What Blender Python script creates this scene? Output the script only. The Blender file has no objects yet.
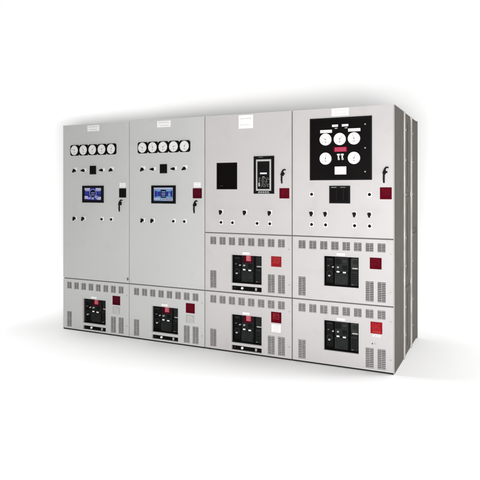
import bpy, bmesh, math, random
from mathutils import Vector, Matrix
random.seed(7)
R = math.radians
sc = bpy.context.scene
C = sc.collection

# ------------------------------------------------------------------ materials
def mat(name, col, rough=.5, metal=0.0, noise=0.0, nscale=6.0, bump=0.0, bscale=300.0, emit=0.0, spec=.5, coat=0.0, stretch=(1, 1, 1), dirt=None, wave=0.0):
    m = bpy.data.materials.new(name); m.use_nodes = True
    nt = m.node_tree; N = nt.nodes; L = nt.links
    b = N['Principled BSDF']
    b.inputs['Base Color'].default_value = (*col, 1)
    b.inputs['Roughness'].default_value = rough
    b.inputs['Metallic'].default_value = metal
    b.inputs['Specular IOR Level'].default_value = spec
    b.inputs['Coat Weight'].default_value = coat
    b.inputs['Coat Roughness'].default_value = .08
    if emit:
        b.inputs['Emission Color'].default_value = (*col, 1)
        b.inputs['Emission Strength'].default_value = emit
    geo = N.new('ShaderNodeNewGeometry')
    mp = N.new('ShaderNodeMapping'); mp.inputs['Scale'].default_value = stretch
    L.new(geo.outputs['Position'], mp.inputs['Vector'])
    if noise:
        n = N.new('ShaderNodeTexNoise'); n.inputs['Scale'].default_value = nscale; n.inputs['Detail'].default_value = 6
        n.inputs['Roughness'].default_value = .6
        L.new(mp.outputs[0], n.inputs['Vector'])
        cr = N.new('ShaderNodeValToRGB')
        cr.color_ramp.elements[0].position = .3; cr.color_ramp.elements[1].position = .7
        cr.color_ramp.elements[0].color = (*[c * (1 - noise) for c in col], 1)
        cr.color_ramp.elements[1].color = (*[min(1, c * (1 + noise)) for c in col], 1)
        L.new(n.outputs['Fac'], cr.inputs[0])
        out = cr.outputs[0]
        if dirt:      # sparse scuffs and smudges
            n2 = N.new('ShaderNodeTexNoise'); n2.inputs['Scale'].default_value = 9; n2.inputs['Detail'].default_value = 9
            n2.inputs['Roughness'].default_value = .05
            L.new(geo.outputs['Position'], n2.inputs['Vector'])
            r2 = N.new('ShaderNodeValToRGB')
            r2.color_ramp.elements[0].position = .60; r2.color_ramp.elements[1].position = .78
            r2.color_ramp.elements[0].color = (0, 0, 0, 1); r2.color_ramp.elements[1].color = (.5, .5, .5, 1)
            L.new(n2.outputs['Fac'], r2.inputs[0])
            mx = N.new('ShaderNodeMix'); mx.data_type = 'RGBA'
            mx.inputs['B'].default_value = (*dirt, 1)
            L.new(r2.outputs[0], mx.inputs['Factor']); L.new(out, mx.inputs['A'])
            out = mx.outputs['Result']
        L.new(out, b.inputs['Base Color'])
        rr = N.new('ShaderNodeMapRange'); rr.inputs['To Min'].default_value = max(.05, rough - .08); rr.inputs['To Max'].default_value = rough + .1
        L.new(n.outputs['Fac'], rr.inputs['Value']); L.new(rr.outputs[0], b.inputs['Roughness'])
    if bump:
        n = N.new('ShaderNodeTexNoise'); n.inputs['Scale'].default_value = bscale; n.inputs['Detail'].default_value = 2
        L.new(mp.outputs[0], n.inputs['Vector'])
        bp = N.new('ShaderNodeBump'); bp.inputs['Strength'].default_value = bump; bp.inputs['Distance'].default_value = .002
        L.new(n.outputs['Fac'], bp.inputs['Height']); L.new(bp.outputs[0], b.inputs['Normal'])
        if wave:      # slow oil-canning of the sheet metal
            n3 = N.new('ShaderNodeTexNoise'); n3.inputs['Scale'].default_value = 2.6; n3.inputs['Detail'].default_value = 1
            L.new(mp.outputs[0], n3.inputs['Vector'])
            b3 = N.new('ShaderNodeBump'); b3.inputs['Strength'].default_value = wave; b3.inputs['Distance'].default_value = .03
            L.new(n3.outputs['Fac'], b3.inputs['Height']); L.new(b3.outputs[0], bp.inputs['Normal'])
    return m

PAINT_A = mat('cool_grey_paint', (.362, .366, .359), .42, spec=.45, wave=.35, noise=.02, nscale=1.1, bump=.12, bscale=420, dirt=(.342, .344, .337))
PAINT_B = mat('warm_grey_paint', (.350, .341, .339), .42, spec=.45, wave=.35, noise=.02, nscale=1.1, bump=.12, bscale=420, dirt=(.33, .315, .31))
PAINT = PAINT_A
SIDE = mat('side_taupe', (.138, .130, .118), .75, spec=.10, noise=.06, nscale=1.2, bump=.1, bscale=60, dirt=(.12, .11, .098))  # side sheets: one tone, darker and browner than the door paint
POST = mat('highlight_edge', (.42, .40, .365), .6, spec=.2, noise=.25, nscale=5, stretch=(4, 4, 1))  # pale tone puts the ridge highlights into the post colour
GASK = mat('dark_gasket', (.11, .105, .104), .8, spec=.1)
INNER = mat('dark_interior', (.003, .003, .003), .9, spec=.05)
BLACK = mat('black_plastic', (.0025, .0025, .003), .55, noise=.3, nscale=30, spec=.09)
PANEL = mat('black_panel', (.0022, .0016, .0016), .55, noise=.3, nscale=4, spec=.05)
VDARK = mat('vent_mesh_dark', (.035, .034, .034), .8, spec=.1)
CHAR = mat('charcoal_moulding', (.008, .009, .009), .6, spec=.12, noise=.35, nscale=25)
CHAR2 = mat('charcoal_cover', (.016, .018, .0175), .6, spec=.15, noise=.35, nscale=25)
MIDG = mat('mid_grey_print', (.12, .12, .12), .6)
WHITE = mat('white_plastic', (.58, .58, .575), .5, spec=.3)
DIAL = mat('dial_white', (.50, .50, .49), .5, spec=.3)
INK = mat('ink', (.02, .02, .022), .6, spec=.1)
PALE = mat('pale_print', (.30, .30, .29), .6, spec=.2)
LGREY = mat('light_grey_plate', (.26, .26, .25), .5, noise=.1, nscale=40)
VENTM = mat('vent_grey', (.27, .265, .26), .6, spec=.2, noise=.15, nscale=20)
BOLT = mat('zinc', (.30, .295, .28), .5, metal=.3)
RED = mat('red_plate', (.20, .006, .010), .9, noise=.25, nscale=35, spec=.02)
REDM = mat('mid_red_plate', (.18, .010, .013), .9, noise=.25, nscale=35, spec=.02)
MAROON = mat('maroon_plate', (.040, .002, .007), .9, noise=.25, nscale=35, spec=.02)
DKRED = mat('deep_red_plate', (.068, .0016, .006), .9, noise=.25, nscale=35, spec=.02)
REDL = mat('red_ink', (.30, .045, .045), .9, spec=.02)
MARL = mat('maroon_ink', (.085, .008, .014), .9, spec=.02)
PINK = mat('pink_tag', (.27, .035, .05), .6, spec=.2, noise=.2, nscale=60)
PINKW = mat('pale_pink_print', (.36, .16, .18), .6, spec=.2)
ROSE = mat('rose_sign', (.30, .018, .055), .6, spec=.2)
NAVY = mat('screen_navy', (.012, .012, .10), .25, emit=.3)
BLUE = mat('screen_blue', (.012, .035, .20), .25, emit=.3)
LAV = mat('screen_lavender', (.17, .18, .40), .25, emit=.15)
CYAN = mat('screen_cyan', (.10, .18, .30), .25, emit=.15)
SWHITE = mat('screen_white', (.28, .28, .38), .25, emit=.12)
SDARK = mat('screen_dark', (.006, .008, .025), .25)
FLOOR = mat('white_floor_board', (.79, .79, .79), .9, spec=.1)
BACK = mat('white_paper', (.93, .93, .93), .9, spec=.1)

# ------------------------------------------------------------------ mesh builder
class MB:
    def __init__(s): s.bm = bmesh.new(); s.mats = []
    def mi(s, m):
        if m not in s.mats: s.mats.append(m)
        return s.mats.index(m)
    def _fin(s, before, m, M=None):
        i = s.mi(m)
        for f in s.bm.faces:
            if f not in before: f.material_index = i
    def box(s, x0, x1, y0, y1, z0, z1, m, bev=0.0, seg=1, M=None):
        b = bmesh.new()
        bmesh.ops.create_cube(b, size=1)
        for v in b.verts:
            v.co = Vector(((x0 + x1) / 2 + v.co.x * (x1 - x0), (y0 + y1) / 2 + v.co.y * (y1 - y0), (z0 + z1) / 2 + v.co.z * (z1 - z0)))
        if bev: bmesh.ops.bevel(b, geom=b.edges[:], offset=bev, segments=seg, affect='EDGES', profile=.6)
        s.merge(b, m, M); return s
    def merge(s, b, m, M=None):
        if M is not None: bmesh.ops.transform(b, matrix=M, verts=b.verts)
        i = s.mi(m); mp = {}
        for v in b.verts: mp[v] = s.bm.verts.new(v.co)
        for f in b.faces:
            try:
                g = s.bm.faces.new([mp[v] for v in f.verts]); g.material_index = i; g.smooth = f.smooth
            except ValueError: pass
        b.free()
    def cyl(s, x, z, r, y0, y1, m, n=32, r2=None, bev=0.0, M=None):   # axis along y, front at y0
        b = bmesh.new()
        bmesh.ops.create_cone(b, cap_ends=True, segments=n, radius1=r if r2 is None else r2, radius2=r, depth=abs(y1 - y0))
        # local +z (radius2) becomes the front (-y)
        bmesh.ops.transform(b, matrix=Matrix.Translation((x, (y0 + y1) / 2, z)) @ Matrix.Rotation(R(90), 4, 'X'), verts=b.verts)
        if bev:
            ed = [e for e in b.edges if all(abs(v.co.y - y0) < 1e-6 for v in e.verts)]
            bmesh.ops.bevel(b, geom=ed, offset=bev, segments=2, affect='EDGES')
        for f in b.faces:
            if len(f.verts) == 4: f.smooth = True
        s.merge(b, m, M); return s
    def ring(s, x, z, ro, ri, y0, y1, m, n=40):
        b = bmesh.new(); vs = []
        for k in range(n):
            a = 2 * math.pi * k / n; c, q = math.cos(a), math.sin(a)
            vs.append([b.verts.new((x + r * c, y, z + r * q)) for r, y in ((ro, y1), (ro, y0), (ri, y0), (ri, y1))])
        for k in range(n):
            A, B = vs[k], vs[(k + 1) % n]
            for j in range(3): b.faces.new((A[j], B[j], B[j + 1], A[j + 1]))
        s.merge(b, m); return s
    def poly(s, pts, y0, y1, m, M=None):      # prism, outline in xz
        b = bmesh.new()
        F = [b.verts.new((x, y0, z)) for x, z in pts]; B = [b.verts.new((x, y1, z)) for x, z in pts]
        b.faces.new(F); b.faces.new(B[::-1]); n = len(pts)
        for k in range(n): b.faces.new((F[k], B[k], B[(k + 1) % n], F[(k + 1) % n]))
        bmesh.ops.recalc_face_normals(b, faces=b.faces[:])
        s.merge(b, m, M); return s
    def tube(s, pts, r, m, n=10):
        b = bmesh.new(); P = [Vector(p) for p in pts]; rings = []
        for i, p in enumerate(P):
            d = (P[min(i + 1, len(P) - 1)] - P[max(i - 1, 0)]).normalized()
            u = d.cross(Vector((0, 1, 0)))
            if u.length < .1: u = d.cross(Vector((1, 0, 0)))
            u.normalize(); w = d.cross(u)
            rr = r[i] if isinstance(r, (list, tuple)) else r
            rings.append([b.verts.new(p + (u * math.cos(2 * math.pi * k / n) + w * math.sin(2 * math.pi * k / n)) * rr) for k in range(n)])
        for A, B in zip(rings, rings[1:]):
            for k in range(n):
                f = b.faces.new((A[k], A[(k + 1) % n], B[(k + 1) % n], B[k])); f.smooth = True
        b.faces.new(rings[0][::-1]); b.faces.new(rings[-1])
        s.merge(b, m); return s
    def plate(s, x0, x1, z0, z1, holes, y0, y1, m, ch=.0025):
        """sheet in the xz plane with rectangular through holes and a chamfered outer edge; front at y0"""
        i = s.mi(m); q = lambda v: round(v, 5)
        x0, x1, z0, z1 = map(q, (x0, x1, z0, z1)); holes = [tuple(map(q, h)) for h in holes]
        xs = sorted({x0, x1, *[h[0] for h in holes], *[h[1] for h in holes]})
        zs = sorted({z0, z1, *[h[2] for h in holes], *[h[3] for h in holes]})
        def inh(xc, zc): return any(h[0] < xc < h[1] and h[2] < zc < h[3] for h in holes)
        cx = lambda x, y: x if y != y0 else (x + ch if x == x0 else x - ch if x == x1 else x)
        cz = lambda z, y: z if y != y0 else (z + ch if z == z0 else z - ch if z == z1 else z)
        cache = {}
        def V(x, y, z):
            k = (round(x, 6), y, round(z, 6))
            if k not in cache: cache[k] = s.bm.verts.new((cx(x, y), y, cz(z, y)))
            return cache[k]
        ym = y0 + ch
        def F(*v):
            f = s.bm.faces.new(v); f.material_index = i
        solid = {}
        for a in range(len(xs) - 1):
            for c in range(len(zs) - 1):
                solid[a, c] = not inh((xs[a] + xs[a + 1]) / 2, (zs[c] + zs[c + 1]) / 2)
        for (a, c), ok in solid.items():
            if not ok: continue
            X0, X1, Z0, Z1 = xs[a], xs[a + 1], zs[c], zs[c + 1]
            F(V(X0, y0, Z0), V(X1, y0, Z0), V(X1, y0, Z1), V(X0, y0, Z1))
            F(V(X0, y1, Z1), V(X1, y1, Z1), V(X1, y1, Z0), V(X0, y1, Z0))
            for da, dc, p, q in ((-1, 0, (X0, Z1), (X0, Z0)), (1, 0, (X1, Z0), (X1, Z1)), (0, -1, (X0, Z0), (X1, Z0)), (0, 1, (X1, Z1), (X0, Z1))):
                nb = solid.get((a + da, c + dc))
                if nb: continue
                if nb is None:
                    F(V(p[0], ym, p[1]), V(q[0], ym, q[1]), V(q[0], y0, q[1]), V(p[0], y0, p[1]))
                    F(V(p[0], y1, p[1]), V(q[0], y1, q[1]), V(q[0], ym, q[1]), V(p[0], ym, p[1]))
                else:
                    F(V(p[0], y1, p[1]), V(q[0], y1, q[1]), V(q[0], y0, q[1]), V(p[0], y0, p[1]))
        return s
    def mesh(s, name):
        me = bpy.data.meshes.new(name); s.bm.normal_update(); s.bm.to_mesh(me); s.bm.free()
        for m in s.mats: me.materials.append(m)
        return me

def put(name, me, parent=None, loc=(0, 0, 0), label=None, kind=None, rot=None):
    if isinstance(me, MB): me = me.mesh(name)
    o = bpy.data.objects.new(name, me); C.objects.link(o); o.parent = parent; o.location = loc
    if rot: o.rotation_euler = rot
    if label: o['label'] = label
    if kind: o['kind'] = kind
    return o

def thing(name, loc, label, cat, group):
    o = bpy.data.objects.new(name, None); C.objects.link(o); o.location = loc
    o['label'] = label; o['category'] = cat; o['group'] = group
    return o

# ------------------------------------------------------------------ shared part meshes
def vent_mesh(w, h, rows, cols=2):
    b = MB()
    b.box(-w / 2 - .004, w / 2 + .004, .012, .016, -h / 2 - .004, h / 2 + .004, VDARK)
    cw = w / cols; p = h / rows
    for c in range(cols):
        xa = -w / 2 + c * cw + .0012; xb = xa + cw - .0024
        for r in range(rows):
            z = -h / 2 + r * p
            # louvre: a blade that leans outwards over its slot
            b.poly_blade(xa, xb, z, p)
    for c in range(1, cols):
        b.box(-w / 2 + c * cw - .002, -w / 2 + c * cw + .002, .001, .006, -h / 2, h / 2, VENTM)
    return b.mesh('vent')
def poly_blade(s, xa, xb, z, p):
    q = bmesh.new()
    pr = [(.003, z + p * .12), (.0055, z + p * .12), (.0115, z + p * .58), (.009, z + p * .64)]
    A = [q.verts.new((xa, y, zz)) for y, zz in pr]; B = [q.verts.new((xb, y, zz)) for y, zz in pr]
    q.faces.new(A); q.faces.new(B[::-1])
    for k in range(4): q.faces.new((A[k], B[k], B[(k + 1) % 4], A[(k + 1) % 4]))
    bmesh.ops.recalc_face_normals(q, faces=q.faces[:])
    s.merge(q, VENTM)
MB.poly_blade = poly_blade
VENT_S = vent_mesh(.066, .074, 5)
VENT_T = vent_mesh(.068, .172, 11)

def dial_mesh(r):
    b = MB(); b.cyl(0, 0, r, -.014, -.011, DIAL, 48)
    for k in range(13):
        a = R(225 - k * 270 / 12); l = .82 if k % 3 else .74
        M = Matrix.Translation((0, 0, 0)) @ Matrix.Rotation(-a, 4, 'Y')
        b.box(r * l, r * .9, -.0146, -.0139, -.0005, .0005, INK, M=M)
    b.box(-.010, .010, -.0146, -.0139, -r * .46, -r * .40, INK); b.box(-.006, .006, -.0146, -.0139, -r * .62, -r * .57, INK)
    b.cyl(0, 0, r * .09, -.0165, -.0139, INK, 16)
    return b.mesh('dial')
def needle_mesh(r):
    b = MB(); b.poly([(-.0013, -.006), (.0013, -.006), (.0005, r * .74), (-.0005, r * .74)], -.0162, -.0152, INK)
    return b.mesh('needle')
DIAL_S, DIAL_R = dial_mesh(.0535), dial_mesh(.048)
NEEDLE = needle_mesh(.05)
_b = MB(); _b.poly([(-.062, -.044), (-.048, -.0585), (.048, -.0585), (.062, -.044), (.062, .044), (.048, .0585), (-.048, .0585), (-.062, .044)], -.010, -.0002, BLACK).ring(0, 0, .0585, .0535, -.017, -.009, BLACK); BEZ_S = _b.mesh('bezel')
_b = MB(); _b.cyl(0, 0, .052, -.010, .0, BLACK, 48).ring(0, 0, .053, .048, -.017, -.0, WHITE); BEZ_R = _b.mesh('bezel')

def knob_grip():
    b = MB(); b.cyl(0, 0, .0135, -.010, 0, BLACK, 28, bev=.002)
    b.poly([(-.0155, .012), (-.008, .0185), (.008, .0185), (.0155, .012), (.0045, -.024), (-.0045, -.024)], -.024, -.010, BLACK)
    return b.mesh('knob')
def knob_round():
    b = MB(); b.cyl(0, 0, .0125, -.006, 0, BLACK, 28, bev=.002).cyl(0, 0, .0095, -.014, -.006, BLACK, 28, bev=.002)
    return b.mesh('knob')
KGRIP, KROUND = knob_grip(), knob_round()
def legend(w, h):
    b = MB(); b.box(-w / 2, w / 2, -.0022, .0, -h / 2, h / 2, WHITE, .0008)
    b.box(-w * .3, w * .3, -.0026, -.0021, h * .28, h * .36, PALE)
    return b.mesh('legend_plate')
LEG, LEGW = legend(.037, .042), legend(.050, .034)

# breaker pieces
def breaker(cab, x0, x1, z0, z1, red, label=None):
    W, Hh = x1 - x0, z1 - z0
    X = lambda f: x0 + W * f
    Z = lambda f: z1 - Hh * f
    h = MB(); h.box(x0 - .01, x1 + .01, .085, .13, z0 - .01, z1 + .01, INNER)
    h.box(x0 + .004, X(.24), .045, .084, Z(.93), Z(.06), BLACK, .004)
    h.box(X(.045), X(.2), .041, .0455, Z(.16), Z(.09), CHAR)
    h.ring(X(.13), Z(.60), .026, .021, .036, .046, CHAR2)
    br = put('breaker', h, cab, label=label)
    c = MB(); c.box(X(.27), X(.67), .035, .084, Z(.97), Z(.55), CHAR, .004).box(X(.27), X(.67), .042, .084, Z(.545), Z(.03), CHAR, .004)
    for k in range(7):      # moulded grip ribs
        c.box(X(.30 + .052 * k), X(.315 + .052 * k), .031, .0355, Z(.93), Z(.66), CHAR2)
    c.box(X(.30), X(.46), .037, .0425, Z(.28), Z(.10), BLACK, .002).box(X(.50), X(.64), .037, .0425, Z(.20), Z(.11), CHAR2, .002)
    c.box(X(.50), X(.64), .037, .0425, Z(.45), Z(.32), BLACK, .002)
    put('operating_cover', c, br)
    t = MB(); t.box(X(.74), X(.955), .038, .084, Z(.97), Z(.46), CHAR, .004).box(X(.74), X(.955), .044, .084, Z(.455), Z(.04), CHAR2 if not red else CHAR, .004)
    for k in range(5): t.box(X(.77), X(.92), .034, .0385, Z(.60 + .07 * k), Z(.57 + .07 * k), BLACK)
    t.box(X(.79), X(.95), .036, .0445, Z(.405), Z(.365), PALE if not red else LGREY, .001)
    t.box(X(.80), X(.93), .040, .0445, Z(.25), Z(.12), CHAR, .001)
    put('trip_unit', t, br)
    for fx, fz, w, hh, m in ((.235, .37, .014, .012, PALE), (.38, .37, .016, .014, PALE), (.385, .52, .026, .014, WHITE), (.57, .535, .028, .013, WHITE), (.125, .67, .016, .015, PALE), (.80, .92, .018, .006, MIDG), (.10, .33, .012, .008, MIDG)):
        g = MB(); g.box(X(fx) - w / 2, X(fx) + w / 2, .024, .032 if fz > .5 and .3 < fx < .6 else .044, Z(fz) - hh / 2, Z(fz) + hh / 2, m, .002)
        put('button', g, br)
    if red:
        g = MB(); g.box(X(.35), X(.65), .026, .034, Z(.27), Z(.03), MAROON, .001)
        g.box(X(.46), X(.62), .018, .0255, Z(.21), Z(-.03) - .004, PINK, .001)
        for k in range(4): g.box(X(.48), X(.60 - .03 * (k % 2)), .0172, .0182, Z(.175 - .045 * k), Z(.158 - .045 * k), PINKW)
        put('red_tag', g, br)
    return br

def slot(cab, x0, x1, z0, z1):
    b = MB(); b.box(x0 - .006, x1 + .006, .022, .028, z0 - .006, z1 + .006, INNER)
    s = put('racking_slot', b, cab)
    W = x1 - x0; zc = (z0 + z1) / 2
    g = MB(); g.cyl(x0 + W * .34, zc, .012, .006, .022, WHITE, 20, bev=.002); put('shutter_knob', g, s)
    g = MB(); g.box(x0 + W * .77, x0 + W * .825, .008, .022, zc - .015, zc + .013, LGREY, .002); put('locking_tab', g, s)
    g = MB(); g.cyl(x0 + W * .09, zc, .007, .012, .022, CHAR2, 16); put('indicator', g, s)

def red_plate(cab, x0, x1, z0, z1, m, ink, label=None, name='warning_plate', big=False):
    b = MB(); b.box(x0, x1, -.004, .0, z0, z1, m, .0012)
    w, h = x1 - x0, z1 - z0
    rnd = random.Random(int(x0 * 1000 + z0 * 77))
    if ink:
        for k in range(4):      # small blurred rows of print
            zz = z1 - h * (.16 + .15 * k); x = x0 + w * rnd.uniform(.12, .22)
            while x < x1 - w * .2:
                for _ in range(rnd.randint(2, 5)):
                    if x > x1 - w * .15: break
                    l = w * rnd.uniform(.015, .04); b.box(x, x + l, -.0046, -.0038, zz - h * .04, zz - h * .04 + h * rnd.uniform(.05, .08), ink); x += l + w * .018
                x += w * .04
        if big:
            b.box(x0 + w * .16, x1 - w * .16, -.0046, -.0038, z0 + h * .10, z0 + h * .24, REDL)
            for k in range(6): b.box(x0 + w * (.2 + .1 * k), x0 + w * (.23 + .1 * k), -.0052, -.0044, z0 + h * .10, z0 + h * .24, m)
    return put(name, b, cab, label=label)

def data_plate(cab, x0, x1, z0, z1, m, rows=3, name='nameplate', y=0.0, ink=PALE, label=None):
    b = MB(); b.box(x0, x1, y - .0045, y, z0, z1, m, .0012)
    w, h = x1 - x0, z1 - z0; rnd = random.Random(int(x0 * 1000 + z0 * 91))
    ch = min(.009, h * .42 / rows)
    for k in range(rows):
        zz = z1 - h * (k + .5 + .1) / (rows + .2); x = x0 + w * rnd.uniform(.14, .24)
        while x < x1 - w * .2:
            for _ in range(rnd.randint(2, 6)):       # one word
                if x > x1 - w * .14: break
                lw = ch * rnd.uniform(.18, .5); hh = ch * rnd.uniform(.6, 1)
                b.box(x, x + lw, y - .005, y - .0043, zz - ch * .5, zz - ch * .5 + hh, ink); x += lw + ch * .22
            x += ch * .55
    return put(name, b, cab, label=label)

def handle(door, x, zb, zt):
    L = zt - zb
    b = MB(); b.box(x - .009, x + .009, -.010, 0, zb + L * .55, zb + L * .86, BLACK, .003)
    y = -.030
    b.tube([(x - .002, y + .004, zb), (x - .003, y, zb + L * .25), (x - .002, y, zb + L * .6), (x, y, zb + L * .78), (x + .007, y, zb + L * .90), (x + .017, y, zb + L * .99), (x + .029, y, zb + L * 1.0), (x + .036, y, zb + L * .95)], [.0065, .008, .008, .008, .0078, .007, .006, .005], BLACK)
    b.tube([(x - .012, y, zb + L * .66), (x + .026, y, zb + L * .70)], .0075, BLACK)
    b.tube([(x, 0, zb + L * .72), (x, y, zb + L * .72)], .007, BLACK)
    return put('door_handle', b, door)

def switch(cab, x, z, ang, kind='grip', leg=LEG, off=(.004, .004), name='rotary_switch'):
    k = MB(); k.cyl(0, 0, .0135, -.0045, 0, BLACK, 24)
    o = put(name, k, cab, (x, 0, z))
    put('legend_plate', leg, o, (off[0], 0, off[1]))
    put('knob', KGRIP if kind == 'grip' else KROUND, o, (0, -.003, 0), rot=(0, R(ang), 0))
    return o

def gauge(cab, x, z, square, ang, base=0.0):
    o = put('gauge', BEZ_S if square else BEZ_R, cab, (x, base, z))
    put('dial', DIAL_S if square else DIAL_R, o)
    put('needle', NEEDLE, o, rot=(0, R(ang), 0))

def screw(cab, x, z, y=0.0, r=.006, m=None):
    b = MB(); b.cyl(0, 0, r, -.004, 0, m or BOLT, 14, bev=.001); return put('screw', b, cab, (x, y, z))

# ------------------------------------------------------------------ cabinets
PW, D, H, Q = .915, 1.32, 2.29, .5725
G = .0045        # half gap round a door
def enclosure(cab, right_side):
    e = MB()
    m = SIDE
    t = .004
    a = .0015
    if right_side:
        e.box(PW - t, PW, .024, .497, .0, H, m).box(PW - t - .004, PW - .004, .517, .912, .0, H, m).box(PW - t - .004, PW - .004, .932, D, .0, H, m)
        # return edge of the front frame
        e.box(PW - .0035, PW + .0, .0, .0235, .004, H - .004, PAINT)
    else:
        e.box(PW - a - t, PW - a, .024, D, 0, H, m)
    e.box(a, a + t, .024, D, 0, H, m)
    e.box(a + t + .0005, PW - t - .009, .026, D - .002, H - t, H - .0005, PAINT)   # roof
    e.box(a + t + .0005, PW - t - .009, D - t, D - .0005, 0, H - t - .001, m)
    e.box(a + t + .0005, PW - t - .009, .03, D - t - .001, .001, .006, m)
    o = put('enclosure', e, cab)
    return o
def frame(cab, zs):
    f = MB(); y0, y1 = .022, .045
    hs = []
    zz = [0] + zs + [H]
    for a, b in zip(zz, zz[1:]): hs.append((.035, PW - .035, a + .02, b - .02))
    f.plate(.006, PW - .006, .001, H - .0006, hs, y0, y1, GASK, .001)
    f.box(.004, PW - .004, .006, .0215, .0012, .0105, INNER)  # black toe strip added to stand in for contact shadow at the base
    put('front_frame', f, cab)

def lower_door(cab, z0, win, strip, rh=None):
    holes = []
    vx = [.096 + .102 * i for i in range(8)]
    for x in vx: holes.append((x - .033, x + .033, z0 + .459, z0 + .533))
    tall = [(.096, .118), (.709, .117), (.811, .117)]
    for x, zc in tall: holes.append((x - .034, x + .034, z0 + zc - .086, z0 + zc + .086))
    holes.append((win[0], win[1], z0 + win[2], z0 + win[3]))
    if strip: holes.append((strip[0], strip[1], z0 + strip[2], z0 + strip[3]))
    d = MB(); d.plate(G, PW - G, z0 + (G if z0 else .012), z0 + Q - G, holes, 0, .02, PAINT)
    # thin pressed lip round the breaker opening
    x0, x1, a, b = win[0], win[1], z0 + win[2], z0 + win[3]
    for q in ((x0 - .008, x1 + .008, a - .008, a - .001), (x0 - .008, x1 + .008, b + .001, b + .008), (x0 - .008, x0 - .001, a - .001, b + .001), (x1 + .001, x1 + .008, a - .001, b + .001)):
        d.box(q[0], q[1], -.003, .001, q[2], q[3], PAINT)
    door = put('compartment_door', d, cab)
    for z in (z0 + .12, z0 + .445):
        b = MB(); b.cyl(PW - .028, z, .0055, -.003, 0, BOLT, 12).cyl(PW - .028, z, .0025, -.0035, -.0029, INK, 8); put('latch_screw', b, door)
    for x in vx: put('vent', VENT_S, cab, (x, 0, z0 + .496))
    for x, zc in tall: put('vent', VENT_T, cab, (x, 0, z0 + zc))
    # clip plate over the opening
    b = MB(); b.box((x0 + x1) / 2 - .04, (x0 + x1) / 2 + .035, -.005, 0, b_ := z0 + win[3] + .010, b_ + .022, WHITE, .001); put('label_strip', b, cab)
    return door

def upper_door(cab, z0, holes=()):
    d = MB(); d.plate(G, PW - G, z0 + G, H - .0005, list(holes), 0, .02, PAINT)
    return put('upper_door', d, cab)

def square_lamp(cab, x0, x1, z0, z1, m, ink, label): return red_plate(cab, x0, x1, z0, z1, m, ink, label)

GR = 'grey switchgear cabinets bolted side by side in one row'
# ---- sections one and two -------------------------------------------------
def screen_art(o, x0, x1, z0, z1, kind):
    W, Hh = x1 - x0, z1 - z0
    b = MB(); L = lambda n: -.0055 - .0006 * n
    def r(a, c, t, u, m, n): b.box(x0 + W * a, x0 + W * c, L(n), -.004, z1 - Hh * u, z1 - Hh * t, m)
    if kind == 1:
        r(0, 1, 0, 1, NAVY, 0)
        r(.0, .33, .02, .18, SWHITE, 1); r(.66, 1, .02, .18, SWHITE, 1); r(.04, .3, .18, .28, LAV, 1); r(.7, .96, .18, .28, LAV, 1)
        r(.0, .2, .66, .9, SWHITE, 1); r(.2, .38, .76, .92, LAV, 1); r(.62, .8, .64, .80, LAV, 1); r(.74, .98, .72, .96, SWHITE, 1); r(.66, .76, .82, .9, LAV, 2)
        r(.42, .56, .84, .93, SWHITE, 1); r(.03, .2, .38, .5, BLUE, 1); r(.8, .97, .36, .48, BLUE, 1)
        b.cyl(x0 + W * .5, z1 - Hh * .45, Hh * .34, L(2), -.004, SDARK, 32)
        b.ring(x0 + W * .5, z1 - Hh * .45, Hh * .36, Hh * .31, L(3), -.004, LAV)
        r(.39, .61, .38, .44, LAV, 3); r(.39, .61, .54, .60, LAV, 3)
    else:
        r(0, 1, 0, 1, CYAN, 0)
        r(.0, 1, .0, .1, SWHITE, 1); r(.05, .95, .28, .66, BLUE, 1); r(.05, .14, .24, .7, NAVY, 2); r(.24, .33, .3, .6, NAVY, 2); r(.66, .74, .3, .62, NAVY, 2); r(.88, .96, .24, .7, NAVY, 2)
        b.poly([(x0 + W * .74, z1 - Hh * .62), (x0 + W * .8, z1 - Hh * .3), (x0 + W * .88, z1 - Hh * .62)], L(3), -.004, CYAN)
        r(.36, .64, .16, .76, SDARK, 2); r(.41, .6, .28, .36, CYAN, 3); r(.41, .6, .44, .52, LAV, 3); r(.41, .6, .60, .66, CYAN, 3)
        r(.0, .32, .8, .9, SWHITE, 1); r(.4, .98, .84, .97, SWHITE, 1)
        for k in range(7): r(.44 + .075 * k, .47 + .075 * k, .86 - .03 * (k % 2), .95, SDARK, 2)
    return put('screen', b, o)

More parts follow.
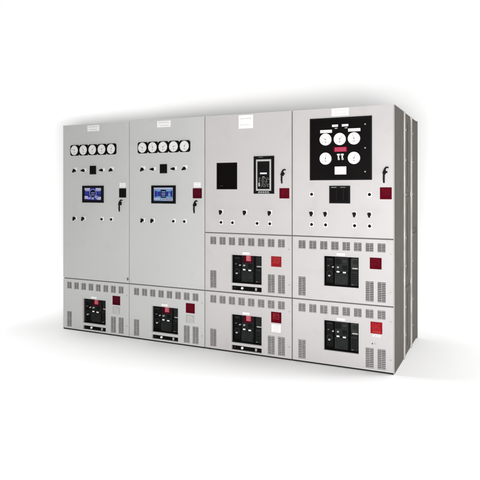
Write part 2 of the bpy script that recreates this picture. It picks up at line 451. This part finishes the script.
def generator_section(ox, idx, label):
    cab = thing('electrical_cabinet', (ox, 0, 0), label, 'electrical cabinet', GR)
    enclosure(cab, False); frame(cab, [Q])
    lower_door(cab, 0, (.293, .608, .098, .365), (.293, .608, .028, .070))
    breaker(cab, .293, .608, .098, .365, True); slot(cab, .293, .608, .028, .070)
    if idx == 1: red_plate(cab, .701, .801, .332, .428, MAROON, MARL, 'small dark maroon square plate on the lower door')
    else: red_plate(cab, .701, .803, .332, .430, DKRED, MARL, 'small deep red square plate on the lower door')
    data_plate(cab, .705, .795, .236, .312, LGREY, 5, 'data_plate', ink=WHITE, label='small grey data plate under the red square')
    d = upper_door(cab, Q)
    handle(d, .813, 1.334, 1.455)
    # hinge lug on the seam
    if idx == 1: b = MB(); b.cyl(PW - .012, Q + .04, .006, -.012, 0, GASK, 12).box(PW - .017, PW - .007, -.014, 0, Q + .045, Q + .062, GASK, .001); put('latch', b, d)
    data_plate(cab, .357, .520, 2.207, 2.272, WHITE, 2)
    for i, x in enumerate((.181, .308, .435, .562, .690)):
        gauge(cab, x, 2.003, True, (-70, -30, 40, 55, 20)[i] + 8 * idx)
    sx = (.181, .308, .562, .690)
    for i, x in enumerate(sx):
        switch(cab, x - .003, 1.777, (40, 88, 88, 55)[i], 'grip', LEGW, (.006, .020) if i in (0, 3) else (.010, .010))
    b = MB(); b.box(.394, .479, -.012, 0, 1.733, 1.827, BLACK, .003).box(.402, .471, -.0135, -.011, 1.748, 1.819, INNER)
    for k in range(3): b.box(.414 + .018 * k, .424 + .018 * k, -.015, -.0115, 1.737, 1.744, CHAR2)
    put('meter', b, cab)
    b = MB(); b.plate(.290, .582, 1.424, 1.609, [(.318, .554, 1.450, 1.588)], -.014, 0, BLACK, .003).box(.316, .556, -.004, -.001, 1.448, 1.590, SDARK)
    o = put('touchscreen', b, cab)
    screen_art(o, .319, .553, 1.451, 1.587, idx)
    # square annunciator by the handle
    if idx == 1: red_plate(cab, .788, .880, 1.482, 1.580, BLACK, None, 'small black square plate above the handle', 'annunciator')
    else: red_plate(cab, .781, .884, 1.480, 1.580, MAROON, MARL, 'small maroon square plate above the handle', 'annunciator')
    data_plate(cab, .795, .870, 1.592, 1.640, WHITE, 2, 'legend_plate')
    for i, x in enumerate((.178, .302, .555, .684)):
        switch(cab, x, 1.246, 25, 'grip' if i < 2 else 'round', LEG, (.008, .006), 'rotary_switch' if i < 2 else 'push_button')
    return cab

generator_section(-.014, 1, 'leftmost grey cabinet of the row, with a black square plate above its door handle')
generator_section(.901, 2, 'second grey cabinet from the left, with a maroon square plate above its door handle')

PAINT = PAINT_B
# ---- section three ----------------------------------------------------------
cab = thing('electrical_cabinet', (1.816, 0, 0), 'third grey cabinet from the left, plain black window beside a tall black relay', 'electrical cabinet', GR)
enclosure(cab, False); frame(cab, [Q, 2 * Q])
for k in (0, 1):
    lower_door(cab, k * Q, (.297, .612, .098, .367), (.297, .612, .028, .072))
    breaker(cab, .297, .612, k * Q + .098, k * Q + .367, True); slot(cab, .297, .612, k * Q + .028, k * Q + .072)
red_plate(cab, .709, .811, .330, .430, DKRED, REDL, 'deep red square plate on the bottom door')
data_plate(cab, .713, .805, .243, .318, WHITE, 5, 'data_plate', ink=LGREY, label='white data plate under the red square')
red_plate(cab, .709, .811, Q + .278, Q + .374, REDM, REDL, 'bright red square plate on the middle door')
d = upper_door(cab, 2 * Q, [(.131, .357, 1.569, 1.828)])
handle(d, .827, 1.623, 1.75)
data_plate(cab, .373, .525, 2.150, 2.278, WHITE, 2)
b = MB(); b.box(.125, .363, .03, .034, 1.563, 1.834, PANEL).plate(.132, .356, 1.570, 1.827, [(.142, .346, 1.580, 1.817)], .004, .024, BLACK, .002); b.box(.150, .190, .027, .0305, 1.600, 1.606, CHAR2)
put('black_window', b, cab)
b = MB(); b.plate(.533, .740, 1.528, 1.881, [(.568, .706, 1.566, 1.838)], -.012, 0, BLACK, .004)
for i in range(5): b.box(.585 + .022 * i, .600 + .022 * i, -.0132, -.0115, 1.540, 1.549, PALE)
b.box(.585, .63, -.0132, -.0115, 1.868, 1.872, MIDG); b.box(.575, .70, -.0132, -.0115, 1.533, 1.537, MIDG)
rl = put('protective_relay', b, cab)
b = MB(); b.plate(.561, .714, 1.556, 1.850, [(.574, .700, 1.572, 1.832)], -.020, -.010, PALE, .003); put('relay_bezel', b, rl)
b = MB(); b.box(.570, .704, -.008, -.002, 1.568, 1.836, BLACK, .001).box(.600, .668, -.010, -.0075, 1.712, 1.726, WHITE).box(.625, .645, -.010, -.0075, 1.683, 1.689, PALE)
rnd = random.Random(3)
for k in range(8):
    x = .585
    while x < .68:
        l = rnd.uniform(.006, .02); b.box(x, x + l, -.0094, -.0075, 1.592 + .0115 * k, 1.597 + .0115 * k, MIDG); x += l + rnd.uniform(.004, .02)
b.box(.582, .598, -.0098, -.0075, 1.60, 1.63, LGREY)
put('relay_face', b, rl)
red_plate(cab, .792, .889, 1.485, 1.580, DKRED, MARL, 'dark red square plate under the handle')
for x in (.184, .441, .696): switch(cab, x, 1.348, 8, 'grip', LEG, (.003, .008))
for x in (.184, .308, .567, .696): switch(cab, x, 1.248, 0, 'round', LEG, (.0, .003), 'push_button')

# ---- section four -------------------------------------------------------------
cab = thing('electrical_cabinet', (2.731, 0, 0), 'rightmost grey cabinet, black instrument panel with five round gauges and its dark side showing', 'electrical cabinet', GR)
enc = enclosure(cab, True); frame(cab, [Q, 2 * Q])
for k in (0, 1):
    lower_door(cab, k * Q, (.303, .614, .138, .403), None)
    breaker(cab, .303, .614, k * Q + .138, k * Q + .403, False)
red_plate(cab, .717, .817, .332, .432, RED, REDL, 'bright red square plate with pale print on the bottom door', big=True)
data_plate(cab, .735, .800, .306, .324, WHITE, 1, 'label_strip', ink=INK)
b = MB(); b.cyl(.733, .243, .005, -.004, 0, INK, 12).box(.745, .760, -.003, 0, .238, .248, LGREY); put('latch', b, cab)
red_plate(cab, .711, .811, Q + .312, Q + .410, DKRED, MARL, 'dark red square plate on the middle door')
d = upper_door(cab, 2 * Q)
handle(d, .838, 1.623, 1.755)
data_plate(cab, .373, .528, 2.218, 2.284, WHITE, 2)
b = MB(); b.box(.173, .730, -.006, 0, 1.650, 2.203, PANEL, .002)
b.plate(.173, .730, 1.650, 2.203, [(.186, .717, 1.663, 2.190)], -.0105, -.0062, BLACK, .002)
pn = put('instrument_panel', b, cab)
for x, z, a in ((.322, 2.012, -60), (.451, 2.011, 40), (.577, 2.012, -20), (.322, 1.842, 10), (.577, 1.842, 30)): gauge(cab, x, z, False, a, -.006)
for x, z, w, h in ((.324, 2.084, .108, .027), (.577, 2.087, .108, .027), (.406, 2.131, .054, .020), (.496, 2.131, .058, .020)):
    data_plate(cab, x - w / 2, x + w / 2, z - h / 2, z + h / 2, WHITE, 1, 'nameplate', -.006)
for x in (.415, .505): b = MB(); b.box(x - .012, x + .012, -.0075, -.005, 2.104, 2.112, LGREY); put('label_strip', b, cab)
b = MB(); b.box(.388, .520, -.010, -.006, 1.897, 1.944, MAROON, .001).box(.402, .508, -.0112, -.0095, 1.901, 1.940, ROSE, .0005)
for i in range(7): b.box(.410 + .013 * i, .4175 + .013 * i, -.0122, -.0108, 1.908 + .002 * (i % 2), 1.932 - .003 * (i % 3), PINK)
put('red_sign', b, cab)
b = MB()
for x in (.437, .471):
    b.box(x - .013, x + .013, -.010, -.006, 1.868, 1.882, WHITE, .001).box(x - .006, x + .006, -.010, -.006, 1.836, 1.866, WHITE, .001).cyl(x + .004, 1.836, .010, -.013, -.006, PALE, 16)
put('toggle_switch', b, cab)
data_plate(cab, .403, .507, 1.700, 1.770, WHITE, 4, 'nameplate', -.006)
for z in (2.132, 1.927, 1.722): screw(cab, .672, z, -.006, .0065)
b = MB(); b.plate(.354, .540, 1.445, 1.600, [(.369, .525, 1.459, 1.577)], -.014, 0, BLACK, .003).box(.366, .528, -.004, -.001, 1.456, 1.580, PANEL)
b.box(.372, .42, -.0152, -.0135, 1.583, 1.590, MIDG).box(.455, .50, -.0152, -.0135, 1.584, 1.589, MIDG).box(.415, .419, -.006, -.0035, 1.47, 1.57, CHAR).box(.478, .482, -.006, -.0035, 1.47, 1.57, CHAR)
put('meter', b, cab)
for x in (.188, .708): switch(cab, x, 1.524, 0, 'round', LEG, (0, 0), 'push_button')
for x in (.188, .318, .579, .709):
    switch(cab, x, 1.350, 0, 'grip', LEG, (.0, .008)); switch(cab, x, 1.252, 0, 'round', LEG, (0, .002), 'push_button')
red_plate(cab, .797, .896, 1.484, 1.586, DKRED, MARL, 'deep red square plate under the handle')

# right side: corner posts with bolts, stiffeners and panel seams
S = PW
for y in (.507, .922):
    p = MB(); p.box(S - .006, S + .012, y - .0095, y + .0095, .0, H, POST, .002)
    po = put('frame_post', p, cab)
    for z in (2.12, 1.84, 1.52, 1.12, .86, .48, .22):
        q = MB(); q.cyl(0, 0, .011, -.008, 0, BOLT, 8, bev=.002)
        put('bolt', q, po, (S + .012, y, z), rot=(0, 0, R(90)))
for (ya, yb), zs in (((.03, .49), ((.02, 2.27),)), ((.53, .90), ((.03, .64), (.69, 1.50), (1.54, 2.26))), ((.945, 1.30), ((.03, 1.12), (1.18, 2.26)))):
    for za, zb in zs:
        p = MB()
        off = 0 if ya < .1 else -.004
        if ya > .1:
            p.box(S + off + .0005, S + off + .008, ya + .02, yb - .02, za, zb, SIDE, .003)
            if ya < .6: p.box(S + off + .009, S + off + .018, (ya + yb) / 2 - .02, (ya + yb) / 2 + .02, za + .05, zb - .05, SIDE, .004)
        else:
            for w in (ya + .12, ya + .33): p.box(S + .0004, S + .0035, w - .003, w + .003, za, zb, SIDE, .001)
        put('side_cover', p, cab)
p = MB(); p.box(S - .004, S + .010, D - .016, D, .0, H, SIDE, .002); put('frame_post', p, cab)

# ------------------------------------------------------------------ studio backdrop (floor sweeping up into a wall)
def strip(name, prof, m):
    b = bmesh.new()
    cols = [[b.verts.new((x, y, z - .002)) for y, z in prof] for x in (-22, 22)]
    for k in range(len(prof) - 1):
        f = b.faces.new((cols[0][k], cols[1][k], cols[1][k + 1], cols[0][k + 1])); f.smooth = True
    q = MB(); q.merge(b, m)
    o = put(name, q, kind='structure')
    o.location = (1.8, 2.62, 0); o.rotation_euler = (0, 0, R(25.5))
r = .45
strip('studio_floor', [(-22, 0), (-r, 0)], FLOOR)
strip('studio_backdrop', [(-r + r * math.sin(R(a)), r - r * math.cos(R(a))) for a in range(0, 91, 6)] + [(0, 6.8)], BACK)

# ------------------------------------------------------------------ camera
CAM = Vector((4.50, -4.81, 1.565))
cd = bpy.data.cameras.new('camera'); co = bpy.data.objects.new('camera', cd); C.objects.link(co)
co.location = CAM; co.rotation_euler = (R(90), 0, R(25.53))
cd.sensor_width = 36; cd.lens = 36 * 557 / 480; cd.shift_y = -50.2 / 480; cd.clip_end = 200
sc.camera = co

# ------------------------------------------------------------------ light
def area(name, loc, target, sx, sy, power, col=(1, 1, 1), shape='RECTANGLE'):
    l = bpy.data.lights.new(name, 'AREA'); l.shape = shape; l.size = sx; l.size_y = sy; l.energy = power; l.color = col
    o = bpy.data.objects.new(name, l); C.objects.link(o); o.location = loc
    o.rotation_euler = (Vector(target) - Vector(loc)).to_track_quat('-Z', 'Y').to_euler()
    return o
area('key_softbox', (4.72, -5.25, 1.24), (.4, 0, 1.8), 2.1, .7, 515, (1, .985, .98))
ov = area('overhead_fill', (2.6, 1.25, 10.0), (2.6, 1.2, 0), 15, 2.2, 980)  # unseen lamp added to whiten the floor and shade it before the doors
ov.rotation_euler = (0, 0, R(20))
sr = area('floor_fill', (8.8, 2.0, 5.5), (7.6, .6, 0), 2.2, 2.2, 105); sr.data.spread = R(100)  # unseen fill lamp added to brighten the floor on the right
sl = area('floor_fill', (-4.5, -1.9, 5.5), (-3.0, .1, 0), 2.2, 2.2, 50); sl.data.spread = R(75)  # unseen fill lamp added for the left floor and left cabinet fronts

w = bpy.data.worlds.new('World'); sc.world = w; w.use_nodes = True
w.node_tree.nodes['Background'].inputs[0].default_value = (.98, 1, .99, 1)
w.node_tree.nodes['Background'].inputs[1].default_value = .05

sc.view_settings.view_transform = 'Standard'; sc.view_settings.look = 'None'
sc.view_settings.exposure = 0; sc.view_settings.gamma = 1
sc.render.resolution_x = sc.render.resolution_y = 1024
